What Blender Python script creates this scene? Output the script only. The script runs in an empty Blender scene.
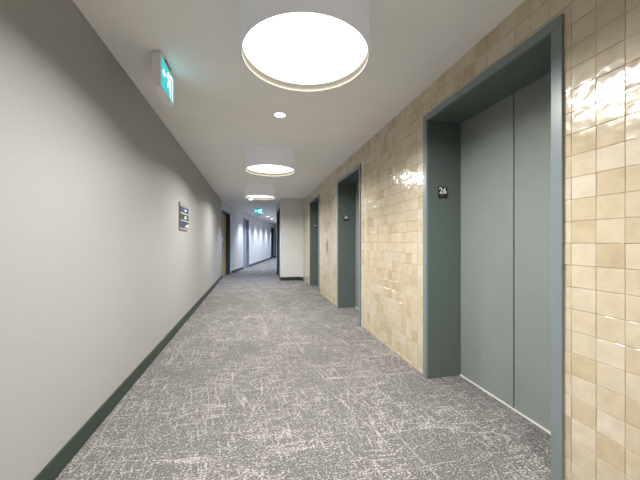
import bpy, bmesh, math, random
from mathutils import Matrix, Vector

random.seed(7)
SC = bpy.context.scene
COL = SC.collection

# ------------------------------------------------------------------ camera
F_PX = 297.0
YAW = math.atan(65.0 / F_PX)
cam_data = bpy.data.cameras.new('camera')
cam_data.sensor_width = 36.0
cam_data.lens = F_PX / 640.0 * 36.0
cam_data.shift_y = 2.0 / 640.0
cam_data.clip_start = 0.02
cam = bpy.data.objects.new('camera', cam_data)
cam.location = (0, 0, 1.13)
cam.rotation_euler = (math.pi / 2, 0, -YAW)
COL.objects.link(cam)
SC.camera = cam

# ------------------------------------------------------------------ world, exposure
world = bpy.data.worlds.new('world')
SC.world = world
world.use_nodes = True
world.node_tree.nodes['Background'].inputs[0].default_value = (0.5, 0.5, 0.52, 1)
world.node_tree.nodes['Background'].inputs[1].default_value = 0.02
SC.view_settings.view_transform = 'Standard'
SC.view_settings.look = 'None'
SC.view_settings.gamma = 1
SC.view_settings.use_curve_mapping = False
SC.view_settings.exposure = 1.70
DRUM_STRENGTH = 0.8           # glow of the drum diffusers
DRUM_WATTS = 19.0             # the lamp behind each diffuser
SHADE_GLOW = 0.05             # the translucent drum sides
DRUM_COLOUR = (1.0, 0.99, 0.96, 1)
SPOT_WATTS = 80.0             # recessed downlights of the far corridor
SPOT_COLOUR = (0.72, 0.81, 1.0)
NEAR_SPOT_WATTS = 14.0

CEIL = 2.407
XR = 1.395                    # face of the tiled wall
PI = math.pi

# ------------------------------------------------------------------ material helpers
def mat(name, colour, rough=0.6, metal=0.0, spec=0.5, noise=0.0, noise_scale=20.0, bump=0.0, bump_scale=200.0,
        stretch=(1, 1, 1)):
    m = bpy.data.materials.new(name)
    m.use_nodes = True
    nt = m.node_tree
    b = nt.nodes['Principled BSDF']
    b.inputs['Roughness'].default_value = rough
    b.inputs['Metallic'].default_value = metal
    b.inputs['Specular IOR Level'].default_value = spec
    c = tuple(colour) + (1,)
    b.inputs['Base Color'].default_value = c
    tc = nt.nodes.new('ShaderNodeTexCoord')
    mp = nt.nodes.new('ShaderNodeMapping')
    mp.inputs['Scale'].default_value = stretch
    nt.links.new(tc.outputs['Object'], mp.inputs['Vector'])
    n = nt.nodes.new('ShaderNodeTexNoise')
    n.inputs['Scale'].default_value = noise_scale
    n.inputs['Detail'].default_value = 4
    nt.links.new(mp.outputs['Vector'], n.inputs['Vector'])
    r = nt.nodes.new('ShaderNodeValToRGB')
    r.color_ramp.elements[0].position = 0.3
    r.color_ramp.elements[1].position = 0.7
    r.color_ramp.elements[0].color = tuple(v * (1 - noise) for v in colour) + (1,)
    r.color_ramp.elements[1].color = tuple(min(1, v * (1 + noise)) for v in colour) + (1,)
    nt.links.new(n.outputs['Fac'], r.inputs['Fac'])
    nt.links.new(r.outputs['Color'], b.inputs['Base Color'])
    if bump > 0:
        n2 = nt.nodes.new('ShaderNodeTexNoise')
        n2.inputs['Scale'].default_value = bump_scale
        nt.links.new(mp.outputs['Vector'], n2.inputs['Vector'])
        bp = nt.nodes.new('ShaderNodeBump')
        bp.inputs['Strength'].default_value = bump
        bp.inputs['Distance'].default_value = 0.002
        nt.links.new(n2.outputs['Fac'], bp.inputs['Height'])
        nt.links.new(bp.outputs['Normal'], b.inputs['Normal'])
    return m

def emit(name, colour, strength):
    m = bpy.data.materials.new(name)
    m.use_nodes = True
    nt = m.node_tree
    b = nt.nodes['Principled BSDF']
    b.inputs['Base Color'].default_value = tuple(colour[:3]) + (1,)
    b.inputs['Roughness'].default_value = 0.4
    b.inputs['Emission Color'].default_value = tuple(colour[:3]) + (1,)
    b.inputs['Emission Strength'].default_value = strength
    return m

class G:
    """small node-graph helper"""
    def __init__(s, m):
        s.nt = m.node_tree
    def node(s, t, **kw):
        n = s.nt.nodes.new(t)
        for k, v in kw.items():
            setattr(n, k, v)
        return n
    def link(s, a, b):
        s.nt.links.new(a, b)
    def math(s, op, a, b=None, clamp=False):
        n = s.node('ShaderNodeMath', operation=op)
        n.use_clamp = clamp
        for i, v in enumerate((a, b)):
            if v is None: continue
            if isinstance(v, (int, float)): n.inputs[i].default_value = v
            else: s.link(v, n.inputs[i])
        return n.outputs[0]
    def ramp(s, fac, p0, p1, c0=(0, 0, 0, 1), c1=(1, 1, 1, 1)):
        r = s.node('ShaderNodeValToRGB')
        r.color_ramp.elements[0].position = p0
        r.color_ramp.elements[1].position = p1
        r.color_ramp.elements[0].color = c0
        r.color_ramp.elements[1].color = c1
        s.link(fac, r.inputs['Fac'])
        return r.outputs['Color']
    def mix(s, fac, a, b, blend='MIX'):
        n = s.node('ShaderNodeMix', data_type='RGBA', blend_type=blend)
        for sock, v in ((n.inputs['Factor'], fac), (n.inputs['A'], a), (n.inputs['B'], b)):
            if isinstance(v, (int, float)): sock.default_value = v
            elif isinstance(v, tuple): sock.default_value = v
            else: s.link(v, sock)
        return n.outputs['Result']

def tile_material():
    m = bpy.data.materials.new('glazed_handmade_tile')
    m.use_nodes = True
    g = G(m)
    b = m.node_tree.nodes['Principled BSDF']
    tc = g.node('ShaderNodeTexCoord')
    sep = g.node('ShaderNodeSeparateXYZ')
    g.link(tc.outputs['Object'], sep.inputs[0])
    iy = g.math('FLOOR', g.math('DIVIDE', g.math('SUBTRACT', sep.outputs['Y'], 1.068 - 10), 0.1))
    iz = g.math('FLOOR', g.math('DIVIDE', g.math('SUBTRACT', CEIL, sep.outputs['Z']), 0.0987))
    cb = g.node('ShaderNodeCombineXYZ')
    g.link(iy, cb.inputs[0]); g.link(iz, cb.inputs[1])
    wn = g.node('ShaderNodeTexWhiteNoise', noise_dimensions='2D')
    g.link(cb.outputs[0], wn.inputs['Vector'])
    r = g.node('ShaderNodeValToRGB')
    el = r.color_ramp.elements
    el[0].position = 0.0; el[0].color = (0.60, 0.485, 0.33, 1)
    el[1].position = 1.0; el[1].color = (0.75, 0.67, 0.54, 1)
    for e_ in el: e_.color = tuple(v * .82 for v in e_.color[:3]) + (1,)
    for p, c in ((0.07, (0.67, 0.555, 0.40, 1)), (0.28, (0.71, 0.61, 0.465, 1)), (0.7, (0.735, 0.645, 0.51, 1))):
        e = el.new(p); e.color = (c[0] * .79, c[1] * .79, c[2] * .76, 1)
    g.link(wn.outputs['Value'], r.inputs['Fac'])
    # cloudy glaze inside each tile
    add = g.node('ShaderNodeVectorMath', operation='ADD')
    sc_ = g.node('ShaderNodeVectorMath', operation='SCALE')
    g.link(wn.outputs['Color'], sc_.inputs[0]); sc_.inputs['Scale'].default_value = 7.0
    g.link(tc.outputs['Object'], add.inputs[0]); g.link(sc_.outputs[0], add.inputs[1])
    n = g.node('ShaderNodeTexNoise'); n.inputs['Scale'].default_value = 16; n.inputs['Detail'].default_value = 5
    g.link(add.outputs[0], n.inputs['Vector'])
    cloud = g.ramp(n.outputs['Fac'], 0.3, 0.75, (0.90, 0.88, 0.84, 1), (1.06, 1.06, 1.06, 1))
    col = g.mix(1.0, r.outputs['Color'], cloud, 'MULTIPLY')
    g.link(col, b.inputs['Base Color'])
    b.inputs['Roughness'].default_value = 0.15
    b.inputs['Specular IOR Level'].default_value = 0.6
    n2 = g.node('ShaderNodeTexNoise'); n2.inputs['Scale'].default_value = 15; n2.inputs['Detail'].default_value = 1.5
    g.link(add.outputs[0], n2.inputs['Vector'])
    n3 = g.node('ShaderNodeTexNoise'); n3.inputs['Scale'].default_value = 45; n3.inputs['Detail'].default_value = 2
    g.link(add.outputs[0], n3.inputs['Vector'])
    h = g.math('ADD', n2.outputs['Fac'], g.math('MULTIPLY', n3.outputs['Fac'], 0.08))
    bp = g.node('ShaderNodeBump'); bp.inputs['Strength'].default_value = 1.0; bp.inputs['Distance'].default_value = 0.0046
    g.link(h, bp.inputs['Height']); g.link(bp.outputs['Normal'], b.inputs['Normal'])
    return m

def carpet_material():
    m = bpy.data.materials.new('distressed_loop_carpet')
    m.use_nodes = True
    g = G(m)
    b = m.node_tree.nodes['Principled BSDF']
    b.inputs['Roughness'].default_value = 0.95
    b.inputs['Specular IOR Level'].default_value = 0.1
    tc = g.node('ShaderNodeTexCoord')
    # warp the coordinates a little so that the scratches wander
    wn = g.node('ShaderNodeTexNoise'); wn.inputs['Scale'].default_value = 3.0; wn.inputs['Detail'].default_value = 4
    g.link(tc.outputs['Object'], wn.inputs['Vector'])
    sub = g.node('ShaderNodeVectorMath', operation='SUBTRACT')
    g.link(wn.outputs['Color'], sub.inputs[0]); sub.inputs[1].default_value = (0.5, 0.5, 0.5)
    scl = g.node('ShaderNodeVectorMath', operation='SCALE'); scl.inputs['Scale'].default_value = 0.05
    g.link(sub.outputs[0], scl.inputs[0])
    add = g.node('ShaderNodeVectorMath', operation='ADD')
    g.link(tc.outputs['Object'], add.inputs[0]); g.link(scl.outputs[0], add.inputs[1])
    def streak(angle, long_, short_, seed, p0, p1, detail=3):
        mp = g.node('ShaderNodeMapping')
        mp.inputs['Rotation'].default_value = (0, 0, math.radians(angle))
        mp.inputs['Location'].default_value = (seed, seed * 1.7, 0)
        mp2 = g.node('ShaderNodeMapping')
        mp2.inputs['Scale'].default_value = (long_, short_, 1)
        g.link(add.outputs[0], mp.inputs['Vector']); g.link(mp.outputs['Vector'], mp2.inputs['Vector'])
        n = g.node('ShaderNodeTexNoise'); n.inputs['Scale'].default_value = 1; n.inputs['Detail'].default_value = detail
        n.inputs['Roughness'].default_value = 0.62
        g.link(mp2.outputs['Vector'], n.inputs['Vector'])
        return g.ramp(n.outputs['Fac'], p0, p1)
    def line(angle, long_, short_, seed, w):
        """thin ridges along the zero crossings of a stretched noise"""
        mp = g.node('ShaderNodeMapping')
        mp.inputs['Rotation'].default_value = (0, 0, math.radians(angle))
        mp.inputs['Location'].default_value = (seed, seed * 1.3, 0)
        mp2 = g.node('ShaderNodeMapping'); mp2.inputs['Scale'].default_value = (long_, short_, 1)
        g.link(add.outputs[0], mp.inputs['Vector']); g.link(mp.outputs['Vector'], mp2.inputs['Vector'])
        n = g.node('ShaderNodeTexNoise'); n.inputs['Scale'].default_value = 1; n.inputs['Detail'].default_value = 2
        g.link(mp2.outputs['Vector'], n.inputs['Vector'])
        d = g.math('ABSOLUTE', g.math('SUBTRACT', n.outputs['Fac'], 0.5))
        return g.ramp(d, 0.0, w, (1, 1, 1, 1), (0, 0, 0, 1))
    s1 = streak(3, 7, 42, 1.3, 0.49, 0.62, 4)
    s2 = streak(84, 7, 46, 5.1, 0.51, 0.62, 4)
    s3 = streak(-28, 9, 34, 8.7, 0.54, 0.64, 4)
    l1 = line(6, 0.35, 5, 3.3, 0.012)
    l2 = line(80, 0.35, 5, 11.3, 0.012)
    l3 = line(112, 0.4, 5, 21.3, 0.010)
    tot = g.math('MAXIMUM', g.math('MAXIMUM', s1, s2), s3)
    patch = g.node('ShaderNodeTexNoise'); patch.inputs['Scale'].default_value = 2.6; patch.inputs['Detail'].default_value = 5
    g.link(tc.outputs['Object'], patch.inputs['Vector'])
    pm = g.ramp(patch.outputs['Fac'], 0.35, 0.65, (0.35, 0.35, 0.35, 1), (0.9, 0.9, 0.9, 1))
    tot = g.math('MULTIPLY', tot, pm)
    patch2 = g.node('ShaderNodeTexNoise'); patch2.inputs['Scale'].default_value = 1.7; patch2.inputs['Detail'].default_value = 3
    g.link(add.outputs[0], patch2.inputs['Vector'])
    pl = g.ramp(patch2.outputs['Fac'], 0.42, 0.52)
    ln = g.math('MULTIPLY', g.math('MAXIMUM', g.math('MAXIMUM', l1, l2), l3), pl)
    tot = g.math('MAXIMUM', tot, g.math('MULTIPLY', ln, 0.9))
    # breakup by the yarn
    yarn = g.node('ShaderNodeTexNoise'); yarn.inputs['Scale'].default_value = 170; yarn.inputs['Detail'].default_value = 2
    g.link(tc.outputs['Object'], yarn.inputs['Vector'])
    yr = g.ramp(yarn.outputs['Fac'], 0.42, 0.66)
    fleck = g.node('ShaderNodeTexNoise'); fleck.inputs['Scale'].default_value = 95; fleck.inputs['Detail'].default_value = 3
    fleck.inputs['Roughness'].default_value = 0.7
    mpf = g.node('ShaderNodeMapping'); mpf.inputs['Scale'].default_value = (0.75, 1.25, 1)
    g.link(tc.outputs['Object'], mpf.inputs['Vector']); g.link(mpf.outputs['Vector'], fleck.inputs['Vector'])
    tot = g.math('ADD', g.math('MULTIPLY', tot, 0.17), fleck.outputs['Fac'])
    tot = g.ramp(tot, 0.56, 0.69)
    base = g.mix(yr, (0.070, 0.066, 0.064, 1), (0.215, 0.206, 0.20, 1))
    col = g.mix(tot, base, (0.385, 0.362, 0.34, 1))
    g.link(col, b.inputs['Base Color'])
    bp = g.node('ShaderNodeBump'); bp.inputs['Strength'].default_value = 0.6; bp.inputs['Distance'].default_value = 0.003
    g.link(yarn.outputs['Fac'], bp.inputs['Height']); g.link(bp.outputs['Normal'], b.inputs['Normal'])
    return m

def wallpaper_material():
    m = bpy.data.materials.new('woven_wallcovering')
    m.use_nodes = True
    g = G(m)
    b = m.node_tree.nodes['Principled BSDF']
    b.inputs['Roughness'].default_value = 0.55
    b.inputs['Specular IOR Level'].default_value = 0.35
    tc = g.node('ShaderNodeTexCoord')
    def nz(scale, st):
        mp = g.node('ShaderNodeMapping'); mp.inputs['Scale'].default_value = st
        g.link(tc.outputs['Object'], mp.inputs['Vector'])
        n = g.node('ShaderNodeTexNoise'); n.inputs['Scale'].default_value = scale; n.inputs['Detail'].default_value = 2
        g.link(mp.outputs['Vector'], n.inputs['Vector'])
        return n.outputs['Fac']
    a = nz(60, (1, 1, 9)); c = nz(60, (9, 9, 1))
    h = g.math('ADD', a, c)
    col = g.ramp(g.math('MULTIPLY', h, 0.5), 0.35, 0.65, (0.335, 0.328, 0.318, 1), (0.37, 0.363, 0.35, 1))
    g.link(col, b.inputs['Base Color'])
    bp = g.node('ShaderNodeBump'); bp.inputs['Strength'].default_value = 0.35; bp.inputs['Distance'].default_value = 0.001
    g.link(h, bp.inputs['Height']); g.link(bp.outputs['Normal'], b.inputs['Normal'])
    return m

M = {
    'tile': tile_material(),
    'grout': mat('tile_grout', (0.74, 0.66, 0.52), 0.9, noise=0.08, noise_scale=60, bump=0.3),
    'carpet': carpet_material(),
    'wall': wallpaper_material(),
    'ceiling': mat('ceiling_paint', (0.90, 0.895, 0.875), 0.7, noise=0.02, noise_scale=3, bump=0.12, bump_scale=160),
    'far_wall': mat('smooth_wall_paint', (0.68, 0.68, 0.68), 0.55, noise=0.02, noise_scale=5),
    'base': mat('dark_green_baseboard', (0.022, 0.038, 0.027), 0.45, noise=0.2, noise_scale=30, bump=0.1, stretch=(1, .2, 6)),
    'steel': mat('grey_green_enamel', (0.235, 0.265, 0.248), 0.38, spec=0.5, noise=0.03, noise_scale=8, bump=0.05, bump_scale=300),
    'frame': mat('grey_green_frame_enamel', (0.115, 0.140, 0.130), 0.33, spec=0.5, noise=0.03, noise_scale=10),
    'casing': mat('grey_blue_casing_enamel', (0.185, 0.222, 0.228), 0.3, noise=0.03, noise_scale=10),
    'alu': mat('brushed_aluminium', (0.78, 0.77, 0.74), 0.45, metal=0.3, noise=0.06, noise_scale=40, stretch=(1, .05, 1)),
    'shade': mat('white_drum_fabric', (0.56, 0.56, 0.59), 0.7, noise=0.02, noise_scale=90, bump=0.1, bump_scale=400),
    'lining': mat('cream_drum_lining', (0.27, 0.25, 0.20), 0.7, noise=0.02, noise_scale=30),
    'white_plastic': mat('white_plastic', (0.84, 0.81, 0.84), 0.4, noise=0.02, noise_scale=20),
    'black': mat('black_plastic', (0.008, 0.008, 0.009), 0.3, noise=0.1, noise_scale=20),
    'white_ink': mat('white_lettering', (0.85, 0.85, 0.85), 0.5, noise=0.02),
    'dark_frame': mat('dark_door_frame_paint', (0.025, 0.055, 0.085), 0.4, noise=0.08, noise_scale=10),
    'wood': mat('honey_oak_veneer', (0.62, 0.40, 0.16), 0.45, noise=0.25, noise_scale=12, stretch=(9, 9, .6)),
    'grey_door': mat('grey_door_paint', (0.30, 0.33, 0.38), 0.5, noise=0.04, noise_scale=8),
    'dark_door': mat('dark_slate_door_paint', (0.035, 0.042, 0.05), 0.5, noise=0.06, noise_scale=8),
    'taupe': mat('taupe_sign_backing', (0.30, 0.26, 0.20), 0.5, noise=0.12, noise_scale=30),
    'blue': mat('blue_sign_strip', (0.022, 0.058, 0.12), 0.4, noise=0.25, noise_scale=18),
    'green': mat('green_sign_strip', (0.035, 0.065, 0.035), 0.4, noise=0.25, noise_scale=18),
    'drum_glow': emit('lit_drum_diffuser', DRUM_COLOUR, DRUM_STRENGTH),
    'spot_glow': emit('lit_downlight_lens', (0.95, 0.97, 1.0), 9.0),
    'exit_green': emit('lit_exit_panel', (0.02, 0.36, 0.40), 0.42),
    'exit_white': emit('lit_exit_pictogram', (0.72, 0.95, 1.0), 0.6),
    'chrome': mat('chrome', (0.6, 0.6, 0.6), 0.2, metal=1.0, noise=0.02),
}

_b = M['shade'].node_tree.nodes['Principled BSDF']      # backlit translucent shade
_b.inputs['Emission Color'].default_value = (0.95, 0.96, 1.0, 1)
_b.inputs['Emission Strength'].default_value = SHADE_GLOW

# ------------------------------------------------------------------ geometry helpers
def link(name, bm, material, parent=None, smooth=False):
    me = bpy.data.meshes.new(name)
    bmesh.ops.recalc_face_normals(bm, faces=bm.faces)
    bm.to_mesh(me); bm.free()
    mats = material if isinstance(material, (list, tuple)) else [material]
    for mm in mats: me.materials.append(mm)
    if smooth:
        for p in me.polygons: p.use_smooth = True
    o = bpy.data.objects.new(name, me)
    COL.objects.link(o)
    if parent is not None: o.parent = parent
    return o

def box(bm, x0, x1, y0, y1, z0, z1, bevel=0.0, midx=0):
    r = bmesh.ops.create_cube(bm, size=1.0)
    vs = r['verts']
    for v in vs:
        v.co = Vector(((x0 + x1) / 2 + v.co.x * (x1 - x0), (y0 + y1) / 2 + v.co.y * (y1 - y0), (z0 + z1) / 2 + v.co.z * (z1 - z0)))
    fs = set(f for v in vs for f in v.link_faces)
    for f in fs: f.material_index = midx
    if bevel > 0:
        es = list(set(e for v in vs for e in v.link_edges))
        bmesh.ops.bevel(bm, geom=es, offset=bevel, segments=2, affect='EDGES', profile=0.6)

def prism(bm, pts, z0, z1):
    """extrude a plan outline (list of xy) from z0 to z1"""
    lo = [bm.verts.new((x, y, z0)) for x, y in pts]
    hi = [bm.verts.new((x, y, z1)) for x, y in pts]
    n = len(pts)
    bm.faces.new(lo[::-1]); bm.faces.new(hi)
    for i in range(n):
        bm.faces.new((lo[i], lo[(i + 1) % n], hi[(i + 1) % n], hi[i]))

def lathe(bm, prof, seg=96, closed=False):
    rings = []
    for r, z in prof:
        if r < 1e-6:
            rings.append([bm.verts.new((0, 0, z))])
        else:
            rings.append([bm.verts.new((r * math.cos(2 * PI * k / seg), r * math.sin(2 * PI * k / seg), z)) for k in range(seg)])
    pairs = list(zip(rings[:-1], rings[1:]))
    if closed: pairs.append((rings[-1], rings[0]))
    for a, b in pairs:
        for k in range(seg):
            k2 = (k + 1) % seg
            if len(a) == 1 and len(b) == 1: continue
            if len(a) == 1: bm.faces.new((a[0], b[k], b[k2]))
            elif len(b) == 1: bm.faces.new((a[k], b[0], a[k2]))
            else: bm.faces.new((a[k], b[k], b[k2], a[k2]))

def sharp(o, angle=35):
    me = o.data
    for p in me.polygons: p.use_smooth = True
    bm = bmesh.new(); bm.from_mesh(me)
    for e in bm.edges:
        if len(e.link_faces) == 2 and e.calc_face_angle(0) > math.radians(angle): e.smooth = False
    bm.to_mesh(me); bm.free()

def tag(o, label=None, cat=None, group=None, kind=None):
    if label: o['label'] = label
    if cat: o['category'] = cat
    if group: o['group'] = group
    if kind: o['kind'] = kind
    return o

def empty(name, loc, rz=0):
    o = bpy.data.objects.new(name, None)
    o.empty_display_size = 0.1
    o.location = loc; o.rotation_euler = (0, 0, rz)
    COL.objects.link(o)
    return o

def copy_tree(o, parent=None):
    c = o.copy(); COL.objects.link(c)
    if parent is not None: c.parent = parent
    for ch in [x for x in list(COL.objects) if x.parent == o]:
        copy_tree(ch, c)
    return c

def text_mesh(name, body, size, material, parent):
    cu = bpy.data.curves.new(name, 'FONT')
    cu.body = body; cu.size = size; cu.align_x = 'CENTER'; cu.align_y = 'CENTER'
    cu.extrude = 0.0006; cu.offset = size * 0.02
    tmp = bpy.data.objects.new(name, cu)
    COL.objects.link(tmp)
    dg = bpy.context.evaluated_depsgraph_get(); dg.update()
    me = bpy.data.meshes.new_from_object(tmp.evaluated_get(dg))
    bpy.data.objects.remove(tmp)
    me.materials.clear(); me.materials.append(material)
    o = bpy.data.objects.new(name, me)
    COL.objects.link(o); o.parent = parent
    return o

# ------------------------------------------------------------------ plan of the place
Y_BACK = -2.6
def xl(y): return -0.941 - 0.0085 * (y - 1.647)      # face of the left wall
P0 = (-1.02, 9.50)        # left corner where the corridor bends
P1 = (-0.83, 11.0)
SL = 0.2036
def far_left(y): return -0.83 + SL * (y - 11.0)
Y_END = 23.6
END_Y = 8.74              # short white wall that closes the lobby on the right
XC = 0.74                 # face of the right wall behind it
C1 = (XC, 10.7)
C2 = (XC + SL * (Y_END - 10.7), Y_END)

# floor and ceiling
bm = bmesh.new()
prism(bm, [(-2.2, Y_BACK - .2), (2.3, Y_BACK - .2), (2.3, 9.2), (4.2, 24.2), (-2.2, 24.2)], -0.12, 0.0)
tag(link('floor', bm, M['carpet']), 'grey distressed loop carpet covering the whole corridor floor', 'floor', kind='structure')
bm = bmesh.new()
prism(bm, [(-2.2, Y_BACK - .2), (2.3, Y_BACK - .2), (2.3, 9.2), (4.2, 24.2), (-2.2, 24.2)], CEIL, CEIL + 0.15)
tag(link('ceiling', bm, M['ceiling']), 'smooth off-white painted ceiling over the corridor', 'ceiling', kind='structure')

# left wall: straight run
T = 0.2
bm = bmesh.new()
prism(bm, [(xl(Y_BACK), Y_BACK), (xl(9.5), 9.5), (xl(9.5) - T, 9.5), (xl(Y_BACK) - T, Y_BACK)], 0, CEIL)
tag(link('wall_left', bm, M['wall']), 'long plain wall with pale woven wallcovering on the left', 'wall', kind='structure')

def seg_frame(p, q):
    """local frame of a wall run from p to q: x along it, y towards its back, z up"""
    d = Vector((q[0] - p[0], q[1] - p[1]))
    return math.atan2(d.y, d.x), d.length

def wall_run(name, p, q, openings, material, back, label, thick=0.22):
    ang, L = seg_frame(p, q)
    o_bm = bmesh.new()
    s = 0.0
    def b(s0, s1, z0, z1):
        if s1 - s0 > 1e-4: box(o_bm, s0, s1, *(sorted((0, back * thick))), z0, z1)
    for (a, c, h) in openings:
        b(s, a, 0, CEIL); b(a, c, h, CEIL); s = c
    b(s, L, 0, CEIL)
    o = link(name, o_bm, material)
    o.location = (p[0], p[1], 0); o.rotation_euler = (0, 0, ang)
    return tag(o, label, 'wall', kind='structure')

def base_run(name, p, q, spans, back, label, h=0.10, t=0.012):
    ang, L = seg_frame(p, q)
    o_bm = bmesh.new()
    for s0, s1 in spans:
        box(o_bm, s0, min(s1, L), *(sorted((0, -back * t))), 0, h, bevel=0.002)
    o = link(name, o_bm, M['base'])
    o.location = (p[0], p[1], 0); o.rotation_euler = (0, 0, ang)
    return tag(o, label, 'baseboard', kind='structure')

def door(name, p, q, s0, w, back, leaf_mat, frame_mat, label, h=2.12, recess=0.11, fw=0.05, handle=True, plate=False):
    """hinged door in a wall run; outer frame starts s0 metres from p and is w wide"""
    ang, L = seg_frame(p, q)
    e = empty(name, (p[0] + math.cos(ang) * s0, p[1] + math.sin(ang) * s0, 0), ang)
    tag(e, label, 'door', kind='structure')
    def bb(b_, x0, x1, y0, y1, z0, z1, bev=0.002):
        ya, yb = sorted((back * y0, back * y1)); box(b_, x0, x1, ya, yb, z0, z1, bev)
    for x0, x1 in ((0, fw), (w - fw, w)):
        b_ = bmesh.new()
        bb(b_, x0, x1, -0.012, recess + 0.045, 0, h)
        link('door_jamb', b_, frame_mat, e)
    b_ = bmesh.new(); bb(b_, fw, w - fw, -0.012, recess + 0.045, h - fw, h); link('door_head', b_, frame_mat, e)
    b_ = bmesh.new(); bb(b_, fw + .003, w - fw - .003, recess, recess + 0.04, 0.012, h - fw - .003); lf = link('door_leaf', b_, leaf_mat, e)
    if handle:
        b_ = bmesh.new()
        hx = fw + .07
        bb(b_, hx - .025, hx + .025, recess - .008, recess, .90, 1.10, .003)
        bb(b_, hx - .01, hx + .01, recess - .05, recess - .008, .99, 1.01, .003)
        bb(b_, hx - .01, hx + .12, recess - .06, recess - .045, .99, 1.01, .004)
        link('door_handle', b_, M['chrome'], lf)
    return e

# the bend: run with the oak door, then the long far run
PL = (xl(9.5), 9.5)
ang01, L01 = seg_frame(PL, P1)
wall_run('wall_left_bend', PL, P1, [(0.07, 1.28, 2.10)], M['far_wall'], 1, 'short white wall at the bend holding the oak door')
F1 = P1; F2 = (far_left(Y_END), Y_END)
k = math.sqrt(1 + SL * SL)
def fs(y): return (y - 11.0) * k
wall_run('wall_left_far', F1, F2, [(fs(12.75), fs(13.75), 2.10), (fs(20.25), fs(21.45), 2.10)], M['far_wall'], 1,
         'long white wall of the far corridor with light scallops')
# right side: end wall with a return, then the far right run
bm = bmesh.new()
box(bm, XC, XR + .3, END_Y, END_Y + 0.2, 0, CEIL)
box(bm, 1.30, XR + .3, END_Y - .09, END_Y, 0, CEIL)
tag(link('wall_end', bm, M['far_wall']), 'narrow white wall closing the lobby beyond the farthest elevator', 'wall', kind='structure')
wall_run('wall_right_return', (XC, END_Y + .2), C1, [(0.22, 1.22, 2.16)], M['far_wall'], -1, 'return of the white end wall leading into the far corridor')
wall_run('wall_right_far', C1, C2, [], M['far_wall'], -1, 'right wall of the far corridor hidden past the bend')
bm = bmesh.new(); box(bm, far_left(Y_END) - .3, C2[0] + .3, Y_END, Y_END + .15, 0, CEIL)
tag(link('wall_far_end', bm, M['far_wall']), 'white wall at the very end of the far corridor', 'wall', kind='structure')
bm = bmesh.new(); box(bm, -1.3, 1.9, Y_BACK - .15, Y_BACK, 0, CEIL)
tag(link('wall_back', bm, M['wall']), 'plain wall behind the viewpoint', 'wall', kind='structure')

# ------------------------------------------------------------------ tiled wall
ENT = [(1.099, 2.258), (3.789, 4.954), (6.440, 7.600)]   # outer edges of the three frames
FH = 2.185
Y0T, Y1T = Y_BACK, END_Y - .09
holes = [(a + .03, b - .03, FH - .03) for a, b in ENT]
bm = bmesh.new()
s = Y0T
for a, b, h in holes:
    box(bm, XR + .006, XR + .42, s, a, 0, CEIL)
    box(bm, XR + .006, XR + .42, a, b, h, CEIL)
    s = b
box(bm, XR + .006, XR + .42, s, Y1T, 0, CEIL)
for f in bm.faces: f.material_index = 0
# every tile: a slightly pillowed face, tilted by a hair, cut at the frames
PY, PZ, J = 0.1, 0.0987, 0.0013
def add_tile(y0, y1, z0, z1, tl):
    if y1 - y0 < .006 or z1 - z0 < .006: return
    c = .0016
    ty, tz, dx = tl
    cy, cz = (y0 + y1) / 2, (z0 + z1) / 2
    def vx(y, z): return XR + dx + ty * (y - cy) + tz * (z - cz)
    outer = [(y0, z0), (y1, z0), (y1, z1), (y0, z1)]
    inner = [(y0 + c, z0 + c), (y1 - c, z0 + c), (y1 - c, z1 - c), (y0 + c, z1 - c)]
    back = [bm.verts.new((XR + .0065, y, z)) for y, z in outer]
    mid = [bm.verts.new((vx(y, z) + .0011, y, z)) for y, z in outer]
    top = [bm.verts.new((vx(y, z), y, z)) for y, z in inner]
    fl = []
    for i in range(4):
        j = (i + 1) % 4
        fl.append(bm.faces.new((back[i], back[j], mid[j], mid[i])))
        fl.append(bm.faces.new((mid[i], mid[j], top[j], top[i])))
    fl.append(bm.faces.new(top))
    for f in fl: f.material_index = 1
rt = random.Random(11)
iy0 = int(math.floor((Y0T - 1.068) / PY)); iy1 = int(math.ceil((Y1T - 1.068) / PY))
for i in range(iy0, iy1):
    a0, a1 = 1.068 + i * PY + J / 2, 1.068 + (i + 1) * PY - J / 2
    a0 = max(a0, Y0T + .001); a1 = min(a1, Y1T - .001)
    for kz in range(25):
        z1, z0 = CEIL - kz * PZ - J / 2, CEIL - (kz + 1) * PZ + J / 2
        z0 = max(z0, 0.001)
        tl = (rt.gauss(0, .006), rt.gauss(0, .006), rt.uniform(-.0008, .0008))
        parts = [(a0, a1, z0, z1)]
        for ha, hb, hh in holes:
            nxt = []
            for (p, q, u, v) in parts:
                if q <= ha or p >= hb or u >= hh: nxt.append((p, q, u, v)); continue
                if p < ha: nxt.append((p, ha, u, v))
                if q > hb: nxt.append((hb, q, u, v))
                if v > hh: nxt.append((max(p, ha), min(q, hb), hh, v))
            parts = nxt
        for pt in parts: add_tile(*pt, tl)
tag(link('wall_right', bm, [M['grout'], M['tile']]), 'wall of glossy handmade square cream tiles around the elevators', 'wall', kind='structure')

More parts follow.
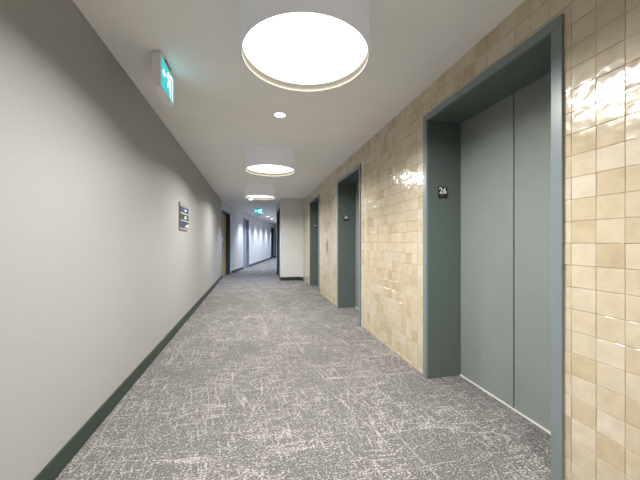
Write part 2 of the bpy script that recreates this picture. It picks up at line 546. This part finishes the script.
# baseboards
bm = bmesh.new()
prism(bm, [(xl(Y_BACK) + .0, Y_BACK), (xl(Y_BACK) + .012, Y_BACK), (xl(9.5) + .012, 9.5), (xl(9.5), 9.5)], 0, 0.10)
tag(link('baseboard_left', bm, M['base']), 'dark green baseboard along the long left wall', 'baseboard', kind='structure')
base_run('baseboard_left_far', F1, F2, [(0, fs(12.75) - .01), (fs(13.75) + .01, fs(20.25) - .01), (fs(21.45) + .01, 99)], 1, 'dark baseboard along the far corridor wall')
bm = bmesh.new()
box(bm, XC, 1.288, END_Y - .012, END_Y, 0, .10, .002)
box(bm, 1.288, 1.30, END_Y - .10, END_Y, 0, .10, .002)
box(bm, 1.30, XR - .004, END_Y - .102, END_Y - .09, 0, .10, .002)
tag(link('baseboard_end', bm, M['base']), 'dark green baseboard under the narrow white end wall', 'baseboard', kind='structure')
base_run('baseboard_right_return', (XC, END_Y), C1, [(0.02, .41), (1.44, 1.9)], -1, 'dark baseboard on the return beside the end wall')
bm = bmesh.new(); box(bm, F2[0], C2[0], Y_END - .012, Y_END, 0, .10, .002)
tag(link('baseboard_far_end', bm, M['base']), 'dark baseboard at the very end of the far corridor', 'baseboard', kind='structure')

# ------------------------------------------------------------------ elevator entrances
DEPTH = 0.31
def elevator(name, a, b, label):
    e = empty(name, (XR, (a + b) / 2, 0))
    tag(e, label, 'elevator door', kind='structure')
    w = (b - a) / 2; fw = 0.052; t = .02
    for sgn in (-1, 1):
        bm = bmesh.new()
        y0, y1 = sorted((sgn * w, sgn * (w - fw)))
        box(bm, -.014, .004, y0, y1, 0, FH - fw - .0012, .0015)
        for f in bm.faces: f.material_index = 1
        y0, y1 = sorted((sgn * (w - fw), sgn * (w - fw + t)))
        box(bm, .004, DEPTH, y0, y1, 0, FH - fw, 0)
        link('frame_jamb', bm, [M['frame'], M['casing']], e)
    bm = bmesh.new()
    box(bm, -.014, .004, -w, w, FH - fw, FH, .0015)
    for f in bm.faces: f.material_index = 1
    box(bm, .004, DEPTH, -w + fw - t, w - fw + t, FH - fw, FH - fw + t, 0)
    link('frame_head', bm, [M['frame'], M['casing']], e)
    ow = w - fw
    for sgn in (-1, 1):
        bm = bmesh.new()
        y0, y1 = sorted((sgn * .0045, sgn * (ow + .018)))
        box(bm, DEPTH + .001, DEPTH + .035, y0, y1, .008, FH - fw + .01, .0025)
        link('door_panel', bm, M['steel'], e)
    bm = bmesh.new()   # slotted threshold under the panels
    box(bm, DEPTH - .012, DEPTH + .10, -ow - .018, ow + .018, 0, .006, .001)
    for kx in (.045, .055, .065, .075):
        box(bm, DEPTH + kx, DEPTH + kx + .004, -ow, ow, .006, .008, 0)
    link('threshold', bm, M['alu'], e)
    bm = bmesh.new()   # unseen black sheet added to close the void behind the seam
    box(bm, DEPTH + .10, DEPTH + .11, -ow - .018, ow + .018, 0, FH - fw + .02, 0)
    link('seam_backing', bm, M['black'], e)
    return e
elevator('door_1', *ENT[0], 'nearest elevator entrance, wide grey-green double doors in a deep frame')
elevator('door_2', *ENT[1], 'middle elevator entrance, grey-green reveal in the tiled wall')
elevator('door_3', *ENT[2], 'farthest elevator entrance, narrow dark slot in the tiled wall')

# hinged doors
door('door_4', PL, P1, .05, 1.25, 1, M['wood'], M['dark_frame'], 'honey oak door in a dark frame at the bend', recess=.12)
door('door_5', F1, F2, fs(12.75) - .02, (13.75 - 12.75) * k + .04, 1, M['grey_door'], M['grey_door'], 'grey recessed door in the far corridor', recess=.10)
door('door_6', F1, F2, fs(20.25) - .02, 1.2 * k + .04, 1, M['dark_door'], M['dark_frame'], 'dark door near the end of the far corridor', recess=.12)
door('door_7', (XC, END_Y), C1, .40, 1.04, -1, M['dark_door'], M['dark_frame'], 'dark-framed door just behind the narrow end wall', h=2.18, recess=.05)

# ------------------------------------------------------------------ drum lights
def drum(loc):
    e = empty('ceiling_drum_light', loc)
    R, H, t = .354, CEIL - 2.150, .006
    bm = bmesh.new()
    lathe(bm, [(R, -.001), (R, -H + .002), (R - .001, -H), (R - t * .4, -H), (R - t * .4, -.001)], closed=True)
    o = link('lamp_shade', bm, M['shade'], e); sharp(o)
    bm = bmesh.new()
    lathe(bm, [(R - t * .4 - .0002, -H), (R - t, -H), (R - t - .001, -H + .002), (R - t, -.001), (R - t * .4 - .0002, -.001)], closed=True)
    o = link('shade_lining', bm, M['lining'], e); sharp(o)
    bm = bmesh.new()
    zd = -H + .045
    lathe(bm, [(0, zd), (R - t - .006, zd), (R - t - .003, zd + .004), (R - t - .003, zd + .012), (0, zd + .012)])
    o = link('diffuser', bm, M['drum_glow'], e); sharp(o)
    bm = bmesh.new()
    lathe(bm, [(0, -.03), (.12, -.03), (.125, -.025), (.125, 0), (0, 0)], seg=48)
    o = link('mounting_plate', bm, M['white_plastic'], e); sharp(o)
    ld = bpy.data.lights.new('drum_lamp', 'AREA')
    ld.shape = 'DISK'; ld.size = .48; ld.energy = DRUM_WATTS; ld.color = DRUM_COLOUR[:3]; ld.spread = math.radians(164)
    lo = bpy.data.objects.new('drum_lamp', ld)
    lo.location = (0, 0, -H + .042); COL.objects.link(lo); lo.parent = e
    return e
d0 = drum((.278, 1.644, CEIL))
drums = [(.278, 1.644, 'largest white drum ceiling light, nearest of the row, opposite the nearest elevator'),
         (.218, 4.32, 'white drum ceiling light, middle one of the row of three'),
         (.12, 6.97, 'white drum ceiling light, farthest of the row, before the lit exit sign'),
         (.29, -.86, 'added white drum ceiling light, unseen behind the viewpoint, to light the near walls')]  # last drum is an unseen addition continuing the row, lights the near walls
for i, (x, y, lb) in enumerate(drums):
    o = d0 if i == 0 else copy_tree(d0)
    o.location = (x, y, CEIL)
    tag(o, lb, 'ceiling light', 'white drum lights along the ceiling')

# ------------------------------------------------------------------ recessed downlights
def downlight(watts, colour, blend=.5, size=110):
    e = empty('recessed_downlight', (0, 0, CEIL))
    bm = bmesh.new()
    lathe(bm, [(.066, 0), (.066, -.003), (.062, -.005), (.052, -.004), (.050, 0)], seg=40)
    sharp(link('trim_ring', bm, M['white_plastic'], e))
    bm = bmesh.new()
    lathe(bm, [(0, -.002), (.051, -.002), (.051, 0), (0, 0)], seg=40)
    link('lens', bm, M['spot_glow'], e)
    ld = bpy.data.lights.new('downlight_beam', 'SPOT')
    ld.energy = watts; ld.color = colour; ld.spot_size = math.radians(size); ld.spot_blend = blend; ld.shadow_soft_size = .045
    lo = bpy.data.objects.new('downlight_beam', ld)
    lo.location = (0, 0, -.03); COL.objects.link(lo); lo.parent = e
    return e
n0 = downlight(NEAR_SPOT_WATTS, (1, .96, .9))
n0.location = (.244, 3.0, CEIL)
tag(n0, 'small round downlight between the nearest two drum lights', 'downlight', 'recessed downlights in the ceiling')
f0 = downlight(SPOT_WATTS, SPOT_COLOUR, 1.0, 105)
far = [(-.12, 9.10, 'small downlight just past the farthest drum light'),
       (far_left(12.2) + .62, 12.2, 'small downlight behind the hanging exit sign'),
       (far_left(13.6) + .62, 13.6, 'second small downlight behind the hanging exit sign'),
       (far_left(15.1) + .62, 15.1, 'third small downlight down the far corridor'),
       (far_left(16.5) + .62, 16.5, 'fourth small downlight down the far corridor'),
       (far_left(18.2) + .62, 18.2, 'fifth small downlight down the far corridor'),
       (far_left(20.2) + .62, 20.2, 'farthest small downlight of the far corridor')]
for i, (x, y, lb) in enumerate(far):
    o = f0 if i == 0 else copy_tree(f0)
    o.location = (x, y, CEIL)
    tag(o, lb, 'downlight', 'recessed downlights in the ceiling')

# ------------------------------------------------------------------ concealed sprinklers
def sprinkler():
    bm = bmesh.new()
    lathe(bm, [(0, -.008), (.03, -.008), (.034, -.006), (.036, -.003), (.040, -.002), (.041, 0), (0, 0)], seg=32)
    o = link('sprinkler_cover', bm, M['white_plastic']); sharp(o, 50)
    return o
s0 = sprinkler()
for i, (x, y, lb) in enumerate([(.19, 6.22, 'small round sprinkler cover on the ceiling near the last drum light'),
                                (.935, 6.05, 'small round sprinkler cover on the ceiling near the tiled wall')]):
    o = s0 if i == 0 else s0.copy()
    if i: COL.objects.link(o)
    o.location = (x, y, CEIL)
    tag(o, lb, 'sprinkler', 'sprinkler covers on the ceiling')

# ------------------------------------------------------------------ exit signs (local: x along the sign, y = -1 side faces the viewer, z up)
def poly(bm, pts, y0, y1):
    a = [bm.verts.new((x, y0, z)) for x, z in pts]
    b = [bm.verts.new((x, y1, z)) for x, z in pts]
    n = len(pts)
    bm.faces.new(a); bm.faces.new(b[::-1])
    for i in range(n): bm.faces.new((a[i], a[(i + 1) % n], b[(i + 1) % n], b[i]))

def limb(bm, x0, z0, x1, z1, w0, w1, y0, y1):
    d = Vector((x1 - x0, z1 - z0)).normalized(); n = Vector((-d.y, d.x))
    poly(bm, [(x0 + n.x * w0, z0 + n.y * w0), (x0 - n.x * w0, z0 - n.y * w0), (x1 - n.x * w1, z1 - n.y * w1), (x1 + n.x * w1, z1 + n.y * w1)], y0, y1)

def exit_sign(W=.32, H=.20, D=.055, double=False):
    e = empty('exit_sign', (0, 0, 0))
    bm = bmesh.new()
    box(bm, -W / 2, W / 2, -D / 2, D / 2, -H, 0, .004)
    link('sign_housing', bm, M['white_plastic'], e)
    bm = bmesh.new()
    box(bm, -.06, .06, -.035, .035, .0, .0138, .003)
    link('ceiling_bracket', bm, mat('sign_bracket_grey', (.25, .25, .26), .4, noise=.05), e)
    for side in ((-1, 1) if double else (-1,)):
        f0, f1 = sorted((side * D / 2, side * (D / 2 + .002)))
        bm = bmesh.new()
        box(bm, -W / 2 + .016, W / 2 - .012, f0, f1, -H + .022, -.016, 0)
        link('lit_panel', bm, M['exit_green'], e)
        g0, g1 = sorted((side * (D / 2 + .002), side * (D / 2 + .003)))
        bm = bmesh.new()
        # doorway on the right, runner in the middle heading left
        w = W / 2
        poly(bm, [(.055, -H + .03), (.055, -.03), (.115, -.03), (.115, -H + .03), (.105, -H + .03), (.105, -.04), (.065, -.04), (.065, -H + .03)], g0, g1)
        cx, cz = .005, -.052
        poly(bm, [(cx + .014 * math.cos(a * PI / 8), cz + .014 * math.sin(a * PI / 8)) for a in range(16)], g0, g1)
        limb(bm, .005, -.066, .022, -.112, .013, .010, g0, g1)      # torso
        limb(bm, .006, -.074, -.024, -.088, .006, .005, g0, g1)     # front arm
        limb(bm, -.024, -.088, -.036, -.072, .005, .004, g0, g1)
        limb(bm, .012, -.074, .036, -.092, .006, .005, g0, g1)      # rear arm
        limb(bm, .018, -.108, -.008, -.126, .009, .007, g0, g1)     # front thigh
        limb(bm, -.008, -.126, -.012, -.156, .007, .005, g0, g1)
        limb(bm, .024, -.108, .036, -.136, .009, .007, g0, g1)      # rear thigh
        limb(bm, .036, -.136, .050, -.156, .007, .005, g0, g1)
        # arrow on the left
        limb(bm, -.062, -.100, -.110, -.100, .008, .008, g0, g1)
        poly(bm, [(-.100, -.072), (-.134, -.100), (-.100, -.128)], g0, g1)
        link('running_figure_pictogram', bm, M['exit_white'], e)
    return e
ex = exit_sign(.33, .228, .055)
ex.location = (-.641, 2.325, CEIL - .014); ex.rotation_euler = (0, 0, PI / 2)
tag(ex, 'green lit exit sign in a white box by the left wall, nearest', 'exit sign', 'lit green exit signs on the ceiling')
ex2 = copy_tree(ex)
ex2.location = (.133, 11.43, CEIL - .014); ex2.rotation_euler = (0, 0, 0)
tag(ex2, 'small green lit exit sign hanging at the far bend', 'exit sign')

# ------------------------------------------------------------------ floor number plates "26"
def number_plate():
    e = empty('floor_number_sign', (0, 0, 0))
    bm = bmesh.new(); box(bm, -.040, .040, -.006, 0, -.046, .046, .003)
    link('sign_plate', bm, M['black'], e)
    t = text_mesh('floor_number', '26', .070, M['white_ink'], e)
    t.rotation_euler = (PI / 2, 0, 0); t.location = (0, -.0063, .010)
    bm = bmesh.new()     # the row of tactile dots under the number
    for x, z in ((-.016, -.028), (-.010, -.028), (-.013, -.033), (-.004, -.028), (.002, -.028), (.006, -.033), (.013, -.028), (.017, -.033)):
        r = bmesh.ops.create_uvsphere(bm, u_segments=8, v_segments=6, radius=.0013)
        for v in r['verts']: v.co += Vector((x, -.006, z))
    link('tactile_dots', bm, M['white_ink'], e)
    return e
np0 = number_plate()
for i, (a, b) in enumerate(ENT):
    o = np0 if i == 0 else copy_tree(np0)
    o.location = (XR + .135, b - .052 - .0005, 1.545)
    tag(o, ['small black plate numbered 26 inside the nearest elevator frame',
            'small black plate numbered 26 inside the middle elevator frame',
            'tiny black plate numbered 26 inside the farthest elevator frame'][i], 'floor number sign', 'floor number plates in the elevator frames')

# ------------------------------------------------------------------ call buttons
e = empty('call_button_panel', (XR - .0015, 5.73, 1.05), -PI / 2)
tag(e, 'narrow steel call button panel on the tiles between the farther two elevators', 'call button panel')
bm = bmesh.new(); box(bm, -.055, .055, -.008, 0, -.13, .13, .002)
link('face_plate', bm, mat('satin_steel_plate', (.40, .34, .27), .45, metal=.0, noise=.05), e)
for z in (.03, -.03):
    bm = bmesh.new()
    lathe(bm, [(0, .006), (.016, .006), (.018, .004), (.018, 0), (0, 0)], seg=24)
    bm.transform(Matrix.Rotation(PI / 2, 4, 'X'))
    o = link('call_button', bm, M['chrome'], e); o.location = (0, -.008, z)

# ------------------------------------------------------------------ wall sign with three strips
wang = math.atan2(1, -0.0085)
yc = 4.375
e = empty('wall_sign', (xl(yc) + .002, yc, 1.472), wang)
e.rotation_euler = (0, 0, wang)
tag(e, 'framed wall sign with blue, green and blue strips on the left wall', 'wall sign')
W = .48
bm = bmesh.new(); box(bm, -W / 2, W / 2, -.018, 0, -.18, .18, .002)
link('sign_backing', bm, M['taupe'], e)
def strip(z0, z1, m):
    bm = bmesh.new(); box(bm, -W / 2 + .006, W / 2 - .006, -.024, -.018, z0, z1, .001)
    return link('colour_strip', bm, m, e)
for k_, (z0, z1, m) in enumerate(((.048, .130, M['blue']), (-.050, .036, M['green']), (-.146, -.062, M['blue']))):
    st = strip(z0, z1, m)
    bm = bmesh.new()
    zc = (z0 + z1) / 2
    if k_ == 0: pts = [(-.02, -.012), (.05, -.012), (.05, -.024), (.085, .0), (.05, .024), (.05, .012), (-.02, .012)]
    elif k_ == 1: pts = [(-.03, -.02), (.07, -.02), (.09, .018), (-.01, .018)]
    else: pts = [(.02, -.034), (.22, -.034), (.22, .01), (.12, .004), (.08, -.012), (.02, -.018)]
    poly(bm, [(x, zc + z) for x, z in pts], -.0246, -.024)
    link('white_mark', bm, M['white_ink'], st)
for z in (.042, -.056):
    bm = bmesh.new(); box(bm, -W / 2 + .004, W / 2 - .004, -.026, -.018, z - .005, z + .005, .001)
    link('divider', bm, M['alu'], e)

# small reader plate on the frame of the oak door
e4 = bpy.data.objects['door_4']
bm = bmesh.new(); box(bm, .012, .040, -.022, -.012, 1.15, 1.27, .002)
rp = link('reader_plate', bm, M['white_plastic'], e4)
